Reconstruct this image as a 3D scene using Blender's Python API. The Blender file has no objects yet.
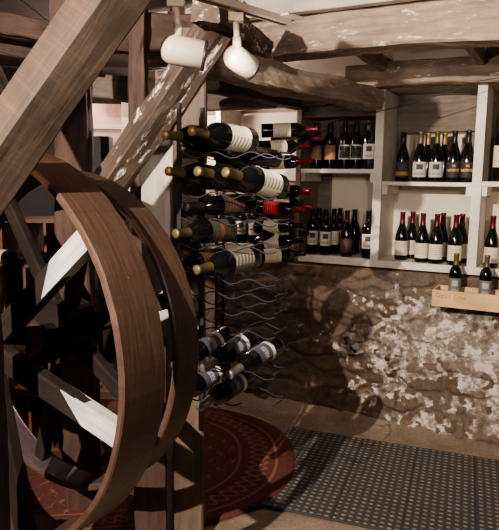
import bpy, bmesh, math, random
from mathutils import Vector, Matrix, noise
random.seed(7)
C = bpy.context.scene.collection
# ---------------------------------------------------------------- camera model
F = 600.0; PIT = math.radians(8.06); ROL = math.radians(0.8); EYE = Vector((0, 0, 1.5))
def ray(px, py):
    a2 = (px-249.5)/F; b2 = (265-py)/F
    a = a2*math.cos(ROL)-b2*math.sin(ROL); b = a2*math.sin(ROL)+b2*math.cos(ROL)
    return Vector((a, math.cos(PIT)+b*math.sin(PIT), -math.sin(PIT)+b*math.cos(PIT)))
def at(px, py, Y):
    r = ray(px, py); return EYE + r*(Y/r.y)
def ath(px, py, h):
    r = ray(px, py); return EYE + r*((h-1.5)/r.z)
PHI = math.radians(27)
U = Vector((math.cos(PHI), -math.sin(PHI), 0)); N = Vector((-math.sin(PHI), -math.cos(PHI), 0))
P0 = Vector((0.964, 3.615, 0))
def wl(s, d, h): return P0 + U*s + N*d + Vector((0, 0, h))
def on_wall(px, py, d):
    r = ray(px, py); t = N.dot(P0+N*d-EYE)/N.dot(r); p = EYE+r*t
    return (p-P0).dot(U), p.z
WM = Matrix.Translation(P0) @ Matrix.Rotation(-PHI, 4, 'Z')      # local x = s, local -y = d

cam = bpy.data.cameras.new('camera'); co = bpy.data.objects.new('camera', cam); C.objects.link(co)
cam.sensor_fit = 'HORIZONTAL'; cam.sensor_width = 36; cam.lens = 36*F/499; cam.clip_start = .02
co.matrix_world = Matrix.Translation(EYE) @ Matrix.Rotation(math.pi/2-PIT, 4, 'X') @ Matrix.Rotation(ROL, 4, 'Z')
bpy.context.scene.camera = co

# ---------------------------------------------------------------- materials
def newmat(name, rough=.8):
    m = bpy.data.materials.new(name); m.use_nodes = True
    nt = m.node_tree; b = nt.nodes['Principled BSDF']; b.inputs['Roughness'].default_value = rough
    return m, nt, b
def nd(nt, t, **k):
    n = nt.nodes.new(t)
    for a, v in k.items():
        if a.startswith('i_'): n.inputs[a[2:].replace('_', ' ')].default_value = v
        else: setattr(n, a, v)
    return n
def ramp(nt, fac, stops, interp='LINEAR'):
    r = nt.nodes.new('ShaderNodeValToRGB'); r.color_ramp.interpolation = interp
    el = r.color_ramp.elements
    while len(el) < len(stops): el.new(.5)
    for e, (p, c) in zip(el, stops): e.position = p; e.color = (*c, 1) if len(c) == 3 else c
    nt.links.new(fac, r.inputs[0]); return r.outputs[0]
def mapping(nt, scale, coord='Object'):
    tc = nt.nodes.new('ShaderNodeTexCoord'); mp = nt.nodes.new('ShaderNodeMapping')
    mp.inputs['Scale'].default_value = scale
    nt.links.new(tc.outputs[coord], mp.inputs[0]); return mp.outputs[0]
def mix(nt, fac, a, b, blend='MIX'):
    m = nt.nodes.new('ShaderNodeMix'); m.data_type = 'RGBA'; m.blend_type = blend
    for sock, v in ((m.inputs['Factor'], fac), (m.inputs['A'], a), (m.inputs['B'], b)):
        if hasattr(v, 'links') or isinstance(v, bpy.types.NodeSocket): nt.links.new(v, sock)
        else: sock.default_value = v if not isinstance(v, tuple) else (*v, 1) if len(v) == 3 else v
    return m.outputs['Result']
def mixc(nt, fac, a, b, blend='MIX'):
    m = nt.nodes.new('ShaderNodeMix'); m.data_type = 'RGBA'; m.blend_type = blend
    def setv(s, v):
        if isinstance(v, bpy.types.NodeSocket): nt.links.new(v, s)
        elif isinstance(v, tuple): s.default_value = (*v, 1) if len(v) == 3 else v
        else: s.default_value = v
    setv(m.inputs[0], fac); setv(m.inputs[6], a); setv(m.inputs[7], b)
    return m.outputs[2]
def noisetex(nt, vec, scale, detail=6, rough=.6, dist=0):
    n = nt.nodes.new('ShaderNodeTexNoise'); n.inputs['Scale'].default_value = scale
    n.inputs['Detail'].default_value = detail; n.inputs['Roughness'].default_value = rough
    n.inputs['Distortion'].default_value = dist
    if vec is not None: nt.links.new(vec, n.inputs['Vector'])
    return n.outputs['Fac']
def bump(nt, b, h, strength=.4, dist=.01):
    bp = nt.nodes.new('ShaderNodeBump'); bp.inputs['Strength'].default_value = strength; bp.inputs['Distance'].default_value = dist
    nt.links.new(h, bp.inputs['Height']); nt.links.new(bp.outputs[0], b.inputs['Normal'])
def wood(name, c1, c2, white=0.0, rough=.75, grain=1.0, wc=(.72, .66, .6), axis='X', saw=False):
    m, nt, b = newmat(name, rough)
    sc = {'X': (2.5, 28, 28), 'Z': (28, 28, 2.5), 'R': (14, 14, 14)}[axis]
    v = mapping(nt, tuple(q*grain for q in sc))
    f = noisetex(nt, v, 1.3, 8, .65, .4)
    col = ramp(nt, f, [(.3, c1), (.72, c2)])
    v2 = mapping(nt, (1, 1, 1))
    f2 = noisetex(nt, v2, 5, 4, .6)
    col = mixc(nt, ramp(nt, f2, [(.35, (0, 0, 0)), (.7, (.5, .5, .5))]), col, tuple(x*.45 for x in c1))
    if white > 0:
        v3 = mapping(nt, {'X': (6, 16, 16), 'Z': (16, 16, 6), 'R': (10, 10, 10)}[axis])
        f3 = noisetex(nt, v3, 1.6, 9, .75, .3)
        t = .72-white*.3
        col = mixc(nt, ramp(nt, f3, [(t, (0, 0, 0)), (t+.06, (1, 1, 1))]), col, wc)
    if saw:
        fs = noisetex(nt, mapping(nt, (70, 3, 3)), 1, 5, .7)
        col = mixc(nt, ramp(nt, fs, [(.5, (0, 0, 0)), (.7, (.16, .16, .16))]), col, tuple(min(1, x*2.2) for x in c2))
    nt.links.new(col, b.inputs['Base Color']); bump(nt, b, f, .5, .004)
    return m
def plain(name, c, rough=.5, metal=0, var=.12, scale=12, bmp=0):
    m, nt, b = newmat(name, rough); b.inputs['Metallic'].default_value = metal
    v = mapping(nt, (1, 1, 1)); f = noisetex(nt, v, scale, 5, .6)
    nt.links.new(ramp(nt, f, [(.3, tuple(x*(1-var) for x in c)), (.7, tuple(min(1, x*(1+var)) for x in c))]), b.inputs['Base Color'])
    if bmp: bump(nt, b, f, bmp, .003)
    return m
M = {}
M['beam_brown'] = wood('weathered brown oak', (.042, .029, .022), (.10, .068, .050), .16, saw=True)
M['beam_grey'] = wood('whitewashed oak', (.21, .155, .12), (.46, .37, .29), .46, wc=(.75, .68, .6))
M['beam_flaked'] = wood('oak with flaking limewash', (.062, .043, .033), (.150, .108, .083), .52)
M['beam_greyfleck'] = wood('grey timber with limewash flecks', (.20, .15, .115), (.42, .34, .27), .44)
M['beam_dark'] = wood('dark old timber', (.035, .02, .017), (.10, .058, .046), .02)
M['post_dark'] = wood('dark timber post', (.05, .028, .022), (.13, .075, .055), .06)
M['post_grey'] = wood('worn grey post', (.11, .078, .058), (.21, .155, .12), .05)
M['board_white'] = wood('limewashed board', (.42, .38, .33), (.66, .61, .54), .2, wc=(.85, .8, .74))
M['white_shelf'] = wood('white painted shelving', (.72, .67, .59), (.86, .82, .75), .0, .5)
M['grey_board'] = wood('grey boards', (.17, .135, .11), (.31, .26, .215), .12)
M['wheel_wood'] = wood('polished wheel rim wood', (.13, .066, .040), (.25, .135, .082), .0, .42, 1.0, axis='R')
M['spoke_wood'] = wood('dark spoke wood', (.014, .010, .008), (.038, .026, .020), .03, .6)
M['spoke_pale'] = wood('chalky pale spoke end', (.34, .34, .31), (.66, .66, .61), .2, .7)
M['iron'] = plain('dark iron', (.035, .028, .026), .45, .6)
M['wire'] = plain('black rack wire', (.014, .016, .022), .75, 0)
M['glass_dark'] = plain('black green bottle glass', (.006, .0065, .006), .12, 0, .3)
M['glass_brown'] = plain('dark bottle glass', (.012, .007, .006), .14, 0, .3)
for a in ('glass_dark', 'glass_brown'): M[a].node_tree.nodes['Principled BSDF'].inputs['Coat Weight'].default_value = .4
M['cap_gold'] = plain('gold foil', (.15, .118, .055), .42, .4)
M['cap_tan'] = plain('copper tan foil', (.42, .25, .13), .4, .4)
M['cap_red'] = plain('red foil', (.20, .010, .018), .38, .2)
M['cap_wine'] = plain('burgundy foil', (.11, .009, .016), .4, .2)
M['cap_black'] = plain('black foil', (.02, .017, .017), .35, .1)
M['cap_silver'] = plain('black and silver foil', (.30, .30, .30), .3, .7)
M['lamp_white'] = plain('white lamp enamel', (.50, .43, .345), .4, 0, .03)
M['lamp_in'] = plain('lamp reflector', (.05, .04, .04), .4, .5)
M['crate_pine'] = wood('pine crate wood', (.62, .40, .20), (.80, .56, .31), 0, .6)
M['rack_pine'] = wood('reddish pine rack', (.11, .052, .032), (.19, .095, .058), 0, .6)
M['print_brown'] = plain('branded brown lettering', (.33, .17, .08), .7)
M['black_panel'] = plain('matt black panel', (.012, .010, .011), .7)
M['lining'] = plain('purplish grey metal lining', (.13, .10, .11), .45, .4)
M['cord'] = plain('dark cord', (.04, .035, .03), .6)
M['plaster_white'] = plain('white plaster', (.62, .57, .50), .9, 0, .1, 4, .3)
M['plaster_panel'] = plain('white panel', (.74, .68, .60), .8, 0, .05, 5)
M['plaster_pink'] = plain('pinkish limewashed wall', (.40, .29, .24), .9, 0, .35, 7, .5)
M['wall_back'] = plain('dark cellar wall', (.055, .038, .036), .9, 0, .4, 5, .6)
M['ceiling_dark'] = wood('dark ceiling planks', (.06, .042, .036), (.14, .10, .085), .05)
M['ceiling_white'] = wood('whitewashed ceiling boards', (.5, .45, .4), (.66, .6, .54), .1)
def label_mat(name, base, ink, kind):
    m, nt, b = newmat(name, .65)
    tc = nt.nodes.new('ShaderNodeTexCoord'); sx = nt.nodes.new('ShaderNodeSeparateXYZ'); nt.links.new(tc.outputs['UV'], sx.inputs[0])
    def mth(op, a, c, d=None):
        n = nt.nodes.new('ShaderNodeMath'); n.operation = op
        for k, q in enumerate((a, c, d)):
            if q is None: continue
            if isinstance(q, bpy.types.NodeSocket): nt.links.new(q, n.inputs[k])
            else: n.inputs[k].default_value = q
        return n.outputs[0]
    u, v = sx.outputs[0], sx.outputs[1]
    def rect(u0, u1, v0, v1):
        return mth('MULTIPLY', mth('MULTIPLY', mth('GREATER_THAN', u, u0), mth('LESS_THAN', u, u1)), mth('MULTIPLY', mth('GREATER_THAN', v, v0), mth('LESS_THAN', v, v1)))
    nz = noisetex(nt, mapping(nt, (60, 10, 1), 'UV'), 1, 3, .7)
    txt = mth('GREATER_THAN', nz, .5)
    if kind == 'lines':       # small lines of printing
        rows = mth('LESS_THAN', mth('FRACT', mth('MULTIPLY', v, 7), 0), .4)
        f = mth('MULTIPLY', mth('MULTIPLY', rows, txt), rect(.25, .75, .2, .8)); col = mixc(nt, mth('MULTIPLY', f, .6), base, ink)
    elif kind == 'square':
        col = mixc(nt, rect(.32, .68, .5, .85), base, ink)
        col = mixc(nt, mth('MULTIPLY', rect(.25, .75, .15, .3), txt), col, ink)
    elif kind == 'frame':     # white border, dark picture with pale strokes
        pic = noisetex(nt, mapping(nt, (5, 4, 1), 'UV'), 1.4, 4, .6)
        inner = mixc(nt, mth('GREATER_THAN', pic, .63), ink, base)
        col = mixc(nt, rect(.1, .9, .1, .9), base, inner)
    elif kind == 'band':      # cream foot band on a grey label
        col = mixc(nt, rect(0, 1, 0, .2), base, (.75, .72, .6)); col = mixc(nt, mth('MULTIPLY', rect(.3, .7, .45, .7), txt), col, ink)
    elif kind == 'script':    # large diagonal script
        w = mth('SINE', mth('MULTIPLY', mth('ADD', mth('MULTIPLY', u, 3), mth('MULTIPLY', v, 9)), 4), 0)
        f = mth('MULTIPLY', mth('LESS_THAN', mth('ABSOLUTE', mth('SUBTRACT', u, .5), 0), .12), mth('GREATER_THAN', w, .2))
        col = mixc(nt, mth('MULTIPLY', f, .75), base, ink)
    elif kind == 'foot':      # dark label, bright foot
        col = mixc(nt, rect(0, 1, .1, .35), base, ink); col = mixc(nt, mth('MULTIPLY', rect(.2, .8, .5, .8), txt), col, (.12, .09, .18))
    elif kind == 'goldtext':
        f = mth('MULTIPLY', txt, rect(.15, .85, .38, .55)); col = mixc(nt, f, base, ink)
        col = mixc(nt, rect(.45, .62, .66, .82), col, tuple(x*.6 for x in ink))
    nt.links.new(col, b.inputs['Base Color']); return m
L = {
 'cream': label_mat('cream paper label', (.72, .64, .52), (.25, .18, .13), 'lines'),
 'white': label_mat('white paper label', (.74, .70, .62), (.1, .08, .07), 'square'),
 'silver': label_mat('silver label', (.52, .49, .46), (.06, .05, .05), 'square'),
 'darksilver': label_mat('dark grey label', (.16, .15, .15), (.4, .38, .36), 'square'),
 'picture': label_mat('framed picture label', (.78, .74, .66), (.05, .04, .04), 'frame'),
 'tan': label_mat('tan orange label', (.42, .24, .12), (.2, .1, .05), 'lines'),
 'purple': label_mat('purple and gold label', (.06, .035, .07), (.45, .25, .10), 'foot'),
 'gold': label_mat('black label with gold print', (.03, .028, .025), (.65, .45, .22), 'goldtext'),
 'dark': label_mat('dark brown label', (.06, .035, .025), (.2, .12, .08), 'lines'),
 'grey': label_mat('slate grey label with cream band', (.075, .08, .10), (.5, .5, .5), 'band'),
 'script': label_mat('cream label with large script', (.72, .66, .52), (.12, .12, .10), 'script'),
 'greyscript': label_mat('grey label with pale script', (.16, .145, .12), (.50, .46, .34), 'script'),
 'red': label_mat('red label', (.55, .02, .03), (.75, .5, .4), 'lines'),
 'green': label_mat('dark green label with orange red print', (.07, .08, .05), (.55, .12, .06), 'goldtext'),
 'orange': label_mat('cream label with orange square', (.70, .60, .45), (.55, .16, .05), 'square'),
}

# ---------------------------------------------------------------- object helpers
def tag(o, label=None, cat=None, group=None, kind=None):
    if label: o['label'] = label
    if cat: o['category'] = cat
    if group: o['group'] = group
    if kind: o['kind'] = kind
    return o
def empty(name, label, cat, loc=(0, 0, 0), group=None, mat=None):
    o = bpy.data.objects.new(name, None); C.objects.link(o); o.empty_display_size = .05
    o.matrix_world = mat if mat is not None else Matrix.Translation(Vector(loc))
    return tag(o, label, cat, group)
def obj(name, bm, m, parent=None, mw=None, smooth=False):
    me = bpy.data.meshes.new(name); bmesh.ops.recalc_face_normals(bm, faces=bm.faces[:]); bm.to_mesh(me); bm.free()
    if m: me.materials.append(m)
    if smooth:
        for p in me.polygons: p.use_smooth = True
    o = bpy.data.objects.new(name, me); C.objects.link(o)
    if parent: o.parent = parent
    if mw is not None:
        if parent: o.matrix_local = mw
        else: o.matrix_world = mw
    return o
def box_bm(x0, x1, y0, y1, z0, z1, bm=None, bevel=0.0):
    own = bm is None
    if own: bm = bmesh.new()
    r = bmesh.ops.create_cube(bm, size=1)
    for v in r['verts']:
        v.co = Vector((x0+(v.co.x+.5)*(x1-x0), y0+(v.co.y+.5)*(y1-y0), z0+(v.co.z+.5)*(z1-z0)))
    if bevel:
        es = list({e for v in r['verts'] for e in v.link_edges})
        bmesh.ops.bevel(bm, geom=es, offset=bevel, segments=2, affect='EDGES', profile=.7)
    return bm
def tube(bm, pts, r, seg=8):
    pts = [Vector(p) for p in pts]; rings = []
    ref = Vector((0, 0, 1))
    for i, p in enumerate(pts):
        t = (pts[min(i+1, len(pts)-1)]-pts[max(i-1, 0)]).normalized()
        a = t.cross(ref)
        if a.length < .1: a = t.cross(Vector((1, 0, 0)))
        a.normalize(); b = t.cross(a)
        rings.append([bm.verts.new(p+(a*math.cos(2*math.pi*k/seg)+b*math.sin(2*math.pi*k/seg))*r) for k in range(seg)])
    for i in range(len(rings)-1):
        for k in range(seg):
            bm.faces.new((rings[i][k], rings[i][(k+1) % seg], rings[i+1][(k+1) % seg], rings[i+1][k]))
    bm.faces.new(rings[0][::-1]); bm.faces.new(rings[-1]); return bm
def lathe(prof, seg=28, bm=None):
    if bm is None: bm = bmesh.new()
    rings = []
    for r, z in prof:
        if r < 1e-5: rings.append([bm.verts.new((0, 0, z))])
        else: rings.append([bm.verts.new((r*math.cos(2*math.pi*k/seg), r*math.sin(2*math.pi*k/seg), z)) for k in range(seg)])
    for a, b in zip(rings, rings[1:]):
        for k in range(seg):
            k2 = (k+1) % seg
            if len(a) == 1 and len(b) == 1: continue
            if len(a) == 1: bm.faces.new((a[0], b[k], b[k2]))
            elif len(b) == 1: bm.faces.new((a[k], a[k2], b[0]))
            else: bm.faces.new((a[k], a[k2], b[k2], b[k]))
    return bm
def beam(name, A, B, w, h, mat, label=None, cat='beam', up=(0, 0, 1), rough=.006, kind=None, seed=0, parent=None, taper=1.0):
    """hewn timber from A to B; local X runs along it, Z is 'up'"""
    A, B = Vector(A), Vector(B); X = (B-A); Ln = X.length; X.normalize(); Z = Vector(up); Z = (Z-X*Z.dot(X)).normalized(); Y = Z.cross(X)
    mw = Matrix((X, Y, Z)).transposed().to_4x4(); mw.translation = A
    bm = bmesh.new(); n = max(2, int(Ln/.05)); rings = []
    prof = []
    c = .12; q = 4
    def side(p, q_):
        return [(p[0]+(q_[0]-p[0])*k/q, p[1]+(q_[1]-p[1])*k/q) for k in range(q+1)]
    cs = [((-.5+c*.5, -.5), (.5-c*.5, -.5)), ((.5, -.5+c*.5), (.5, .5-c*.5)), ((.5-c*.5, .5), (-.5+c*.5, .5)), ((-.5, .5-c*.5), (-.5, -.5+c*.5))]
    for a, b in cs: prof += side(a, b)
    for i in range(n+1):
        x = Ln*i/n; ring = []; tp = 1+(taper-1)*i/n
        for (a, b) in prof:
            p = Vector((x, a*w*tp, b*h*tp))
            nv = noise.noise(Vector((x*5+seed*7.3, a*3*w/.12+seed, b*3*h/.12)))*1.2 + noise.noise(Vector((x*17+seed, a*9, b*9+seed*3)))*.5
            d = Vector((0, a, b)).normalized()
            ring.append(bm.verts.new(p+d*nv*rough*1.6+Vector((0, 0, noise.noise(Vector((x*1.3+seed, 5, 2)))*rough*2.5))))
        rings.append(ring)
    m_ = len(prof)
    for i in range(n):
        for k in range(m_):
            bm.faces.new((rings[i][k], rings[i][(k+1) % m_], rings[i+1][(k+1) % m_], rings[i+1][k]))
    bm.faces.new(rings[0]); bm.faces.new(rings[-1][::-1])
    o = obj(name, bm, mat, parent, mw)
    if parent is None: tag(o, label, cat, None, kind)
    return o

# ================================================================ SETTING
CEIL = 2.24
def struct(name, bm, m, mw=None, smooth=False): 
    return tag(obj(name, bm, m, None, mw, smooth), kind='structure')
# floor: worn concrete and packed earth
m, nt, b = newmat('worn cellar floor', .9)
v = mapping(nt, (1, 1, 1)); f = noisetex(nt, v, 3.5, 8, .65); f2 = noisetex(nt, v, 60, 4, .7)
col = ramp(nt, f, [(.3, (.20, .145, .105)), (.55, (.33, .26, .195)), (.75, (.42, .34, .26))])
col = mixc(nt, ramp(nt, f2, [(.4, (0, 0, 0)), (.75, (.6, .6, .6))]), col, (.12, .085, .065))
nt.links.new(col, b.inputs['Base Color']); bump(nt, b, f2, .5, .004); M['floor'] = m
bm = bmesh.new(); bmesh.ops.create_grid(bm, x_segments=140, y_segments=140, size=4.0)
for v_ in bm.verts:
    v_.co += Vector((0, 1.6, 0)); p = v_.co
    q = (p-P0).dot(N)                        # rubble piled against the foot of the wall
    k = max(0, 1-abs(q)/.16)
    v_.co.z = noise.noise(p*2.2)*.004-.004 + k*(.05+.03*noise.noise(p*9)) * (1 if q < .2 else 0)
struct('floor', bm, M['floor'], smooth=True)

# lower stone wall with mortar and flaking limewash (colours carried by vertex attribute)
def stone_wall(name, s0, s1, h1, dtop):
    bm = bmesh.new(); st = .0115; nx = int((s1-s0)/st); nz = int(h1/st)
    col = bm.verts.layers.float_color.new('stone')
    rnd = random.Random(5); CW, CH = .34, .125; cells = {}
    def cell_pt(i, j):
        if (i, j) not in cells: cells[(i, j)] = ((i+.5*(j % 2)+rnd.uniform(.12, .88))*CW, (j+rnd.uniform(.15, .85))*CH, rnd.random(), rnd.uniform(-.02, .03))
        return cells[(i, j)]
    grid = []
    for j in range(nz+1):
        line = []
        for i in range(nx+1):
            s = s0+(s1-s0)*i/nx; h = h1*j/nz
            nz2 = Vector((s*6, h*6, 1)); ws = s+.035*noise.noise(nz2)+.012*noise.noise(nz2*4); wh = h+.022*noise.noise(nz2+Vector((9, 9, 9)))+.009*noise.noise(nz2*4.3)
            ci, cj = int(math.floor(ws/CW)), int(math.floor(wh/CH)); f1 = f2 = 9; best = None
            for a_ in (-2, -1, 0, 1):
                for b_ in (-1, 0, 1):
                    c_ = cell_pt(ci+a_, cj+b_); dd = math.hypot((ws-c_[0])*.42, wh-c_[1])
                    if dd < f1: f2, f1, best = f1, dd, c_
                    elif dd < f2: f2 = dd
            r1, off, e = best[2], best[3], (f2-f1)*.8; r2 = .5
            k = min(1, e/.022); k = k*k*(3-2*k)
            nn = noise.noise(Vector((s*9, h*9, 0)))*.5+noise.noise(Vector((s*28, h*28, 5)))*.25+noise.noise(Vector((s*70, h*70, 5)))*.12
            d = k*(.012+off*.8)+nn*.026 + .02*math.sin(s*2.3)
            d += max(0, .22-h)*.35                          # battered foot
            # limewash: strong on the right half, in ragged bands
            wsh = noise.noise(Vector((s*2.6+3, h*4.2, 2)))*.7+noise.noise(Vector((s*9, h*13, 7)))*.75+noise.noise(Vector((s*26, h*32, 3)))*.8
            ramp_ = -.75+1.05*min(1, max(0, (s+.75)/.75))
            band = math.exp(-((h-.50)/.25)**2)*.75-.18-max(0, h-.72)*2.2
            w = min(1, max(0, (wsh+ramp_*1.0+band-.12)*2.6))
            w *= .55+.45*(1-k) if s < -.4 else 1
            vtx = bm.verts.new((s, -d, h))
            vtx[col] = (r1, w, k, r2); line.append(vtx)
        grid.append(line)
    for j in range(nz):
        for i in range(nx):
            bm.faces.new((grid[j][i], grid[j][i+1], grid[j+1][i+1], grid[j+1][i]))
    # top ledge going back under the shelves
    back = [bm.verts.new((v_.co.x, .45, h1)) for v_ in grid[-1]]
    for i in range(nx): bm.faces.new((grid[-1][i], grid[-1][i+1], back[i+1], back[i]))
    return bm
m, nt, b = newmat('rubble stone and limewash', .92)
at_ = nd(nt, 'ShaderNodeAttribute', attribute_name='stone'); sp = nd(nt, 'ShaderNodeSeparateColor'); nt.links.new(at_.outputs['Color'], sp.inputs[0])
base = ramp(nt, sp.outputs[0], [(0, (.075, .048, .038)), (.3, (.125, .082, .060)), (.55, (.165, .122, .092)), (.75, (.12, .10, .088)), (1, (.20, .14, .09))])
vv = mapping(nt, (1, 1, 1)); g = noisetex(nt, vv, 14, 8, .7); g2 = noisetex(nt, vv, 45, 6, .75)
base = mixc(nt, ramp(nt, g, [(.35, (0, 0, 0)), (.75, (.8, .8, .8))]), base, (.27, .19, .125))
base = mixc(nt, ramp(nt, g2, [(.5, (0, 0, 0)), (.72, (.75, .75, .75))]), base, (.045, .032, .027))
base = mixc(nt, ramp(nt, sp.outputs[2], [(0, (.6, .6, .6)), (.6, (0, 0, 0))]), base, (.20, .155, .12))
mm = nd(nt, 'ShaderNodeMath', operation='MULTIPLY_ADD'); nt.links.new(g2, mm.inputs[0]); mm.inputs[1].default_value = 1.6; mm.inputs[2].default_value = -.8
ma = nd(nt, 'ShaderNodeMath', operation='ADD'); nt.links.new(sp.outputs[1], ma.inputs[0]); nt.links.new(mm.outputs[0], ma.inputs[1])
wf = ramp(nt, ma.outputs[0], [(.42, (0, 0, 0)), (.62, (1, 1, 1))])
g3 = noisetex(nt, vv, 11, 10, .74)
lime = ramp(nt, g3, [(.36, (.16, .125, .095)), (.46, (.27, .225, .18)), (.522, (.40, .35, .295)), (.545, (.74, .70, .64))])
base = mixc(nt, wf, base, lime)
nt.links.new(base, b.inputs['Base Color']); bump(nt, b, g2, .9, .012); M['stone'] = m
struct('wall_right', stone_wall('w', -2.2, 1.7, .955, 0), M['stone'], WM, smooth=True)
# upper part of that wall, set back behind the shelves
struct('wall_back', box_bm(-3.2, 1.8, .36, .5, .9, 2.6), M['plaster_pink'], WM)
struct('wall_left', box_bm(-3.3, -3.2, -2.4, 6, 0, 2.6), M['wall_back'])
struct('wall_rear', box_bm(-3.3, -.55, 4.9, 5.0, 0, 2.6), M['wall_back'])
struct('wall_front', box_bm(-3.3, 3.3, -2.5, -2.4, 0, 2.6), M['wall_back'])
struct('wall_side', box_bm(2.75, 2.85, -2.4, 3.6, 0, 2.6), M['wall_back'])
# ceiling: dark planks over the left, whitewashed boards between the beams on the right
bm = bmesh.new()
for i in range(26):
    x = -3.3+i*.24
    box_bm(x, x+.232, -2.4, 5, 2.36+random.uniform(0, .01), 2.40, bm)
struct('ceiling', bm, M['ceiling_dark'])
bm = bmesh.new()
for i in range(5): box_bm(-1.1, 1.7, -.55+i*.2, -.55+i*.2+.194, 2.30, 2.32, bm)
struct('trim_1', bm, M['ceiling_white'], WM)             # boards between the two wall-parallel beams

# ================================================================ TIMBER FRAME
def vpost(name, px, py, Y, w, dep, mat, label, h0=0, h1=2.36, **k):
    p = at(px, py, Y)
    return beam(name, (p.x, p.y+dep/2, h0), (p.x, p.y+dep/2, h1), dep, w, mat, label, 'post', up=(1, 0, 0), **k)
vpost('timber_post', 188.5, 300, 2.30, .120, .12, M['post_grey'], 'worn grey-brown timber post beside the wheel, with the near bottle rack at its side', h1=2.05, rough=.003, seed=2)
vpost('timber_post', 157.5, 200, 2.36, .135, .06, M['board_white'], 'wide limewashed pale post behind the diagonal brace', h1=at(158, 112, 2.36).z, rough=.002, seed=3)
vpost('shade_plank', 150, 430, 2.24, .125, .03, M['post_dark'], 'dark low plank added as shade in front of the pale post below the wheel', h0=0, h1=.90, seed=14, rough=.003)  # added plank, stands in for shade on the pale post's foot
vpost('timber_post', 139, 200, 2.62, .07, .10, M['post_dark'], 'narrow dark post directly left of the limewashed pale post', seed=4)
vpost('timber_post', 74, 300, 2.52, .14, .13, M['post_dark'], 'thick dark brown post standing behind the wheel spokes', seed=5)
vpost('timber_post', -26, 340, 1.48, .085, .08, M['post_dark'], 'dark post at the left edge of the frame, in front of the wheel', h1=1.52, seed=6, rough=.003)
# big foreground diagonal
A = at(-32, 204, 1.48); B = at(168, -83, 1.48)
ax = (B-A).normalized(); ql = Vector((-ax.z, 0, ax.x)); cc = (EYE-(A+B)/2).normalized(); cc = (cc-ax*cc.dot(ax)).normalized(); ql = cc.cross(ax); ql = ql if ql.x < 0 else -ql
beam('diagonal_beam', A, B, .116, .116, M['beam_brown'], 'large square diagonal brown beam crossing the upper left foreground', up=(ql*.857+cc*.515), rough=.0015, seed=1)
beam('diagonal_beam', at(-60, -10, 1.80), at(8, 132, 1.75), .09, .10, M['beam_brown'], 'short brace meeting the large foreground diagonal at the left edge', rough=.002, seed=9)
# brace behind the lamps
A = at(97, 203, 2.27); B = at(236, -4, 2.27); ax = (B-A).normalized(); cc = (EYE-(A+B)/2).normalized(); cc = (cc-ax*cc.dot(ax)).normalized(); ql = cc.cross(ax); ql = ql if ql.x < 0 else -ql
beam('diagonal_brace', A, B, .08, .115, M['beam_flaked'], 'diagonal brace with flaking limewash, running up behind the white spotlights', up=(ql*.8+cc*.6), rough=.005, seed=11)
# ceiling beams on the right
def wbeam(name, s0, s1, px, pyt, pyb, d, dep, mat, label, **k):
    _, ht = on_wall(px, pyt, d); _, hb = on_wall(px, pyb, d)
    c = (ht+hb)/2
    return beam(name, wl(s0, d-dep/2, c), wl(s1, d-dep/2, c), dep, ht-hb, mat, label, 'ceiling beam', **k)
wbeam('ceiling_beam', -1.25, 1.75, 400, 4, 45, .95, .17, M['beam_grey'], 'largest whitewashed hewn ceiling beam, above the shelves and nearest the camera', rough=.007, seed=21)
wbeam('ceiling_beam', -.40, 1.75, 420, 60, 85, .12, .12, M['beam_grey'], 'slimmer whitewashed beam directly over the bottle shelves', rough=.006, seed=22)
wbeam('ceiling_beam', -1.5, 1.75, 330, -12, 8, 1.03, .05, M['ceiling_white'], 'white painted beam at the very top of the picture above the track light', rough=.001, seed=23)
beam('ceiling_beam', at(183, 57, 2.38), at(372, 101, 3.5), .15, .11, M['beam_greyfleck'], 'long flaked beam running back from the grey post to the shelf corner', 'ceiling beam', rough=.008, seed=24)
beam('ceiling_beam', at(192, 82, 2.9), at(305, 104, 3.9), .09, .07, M['beam_brown'], 'thin brown rail below the long flaked beam', 'ceiling beam', rough=.006, seed=25)
beam('ceiling_beam', at(180, 102, 3.45), at(322, 97, 3.9), .10, .11, M['grey_board'], 'smooth pale rounded timber above the near bottle rack', 'ceiling beam', rough=.002, seed=26)
beam('ceiling_beam', at(-70, 12, 3.0), at(100, 42, 3.1), .12, .10, M['post_dark'], 'upper of two dim beams behind the foreground diagonal', 'ceiling beam', seed=27)
beam('ceiling_beam', at(-70, 34, 3.3), at(100, 62, 3.3), .12, .11, M['beam_brown'], 'lower of two dim beams behind the foreground diagonal', 'ceiling beam', seed=28)
beam('ceiling_beam', at(78, 84, 3.5), at(150, 92, 3.4), .12, .13, M['grey_board'], 'pale rounded timber between the two dark posts on the left', 'ceiling beam', rough=.003, seed=29)
beam('ceiling_beam', at(98, 32, 2.75), at(235, 36, 2.75), .12, .16, M['post_dark'], 'rough brown beam behind the left spotlight', 'ceiling beam', rough=.01, seed=30)
beam('ceiling_beam', at(205, 8, 2.1), at(262, 52, 2.75), .10, .09, M['beam_flaked'], 'short flaked timber under the right spotlight', 'ceiling beam', rough=.008, seed=31)
for i, (px, py) in enumerate(((389, 55), (484, 45))):
    s, h = on_wall(px, py, .0)
    beam('ceiling_joist', wl(s, -.02, 2.17), wl(s, .80, 2.17), .045, .08, M['beam_grey'], ('short joist between the two whitewashed beams, above the tall middle shelf post', 'short joist between the two whitewashed beams, at the right end')[i], 'joist', seed=40+i, rough=.003)
# soffit strip and infill above the shelves
struct('trim_2', box_bm(-.70, 1.75, .06, .36, 2.055, 2.075), M['board_white'], WM)
struct('trim_3', box_bm(-.75, 1.75, .02, .05, 2.10, 2.30), M['plaster_white'], WM)

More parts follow.
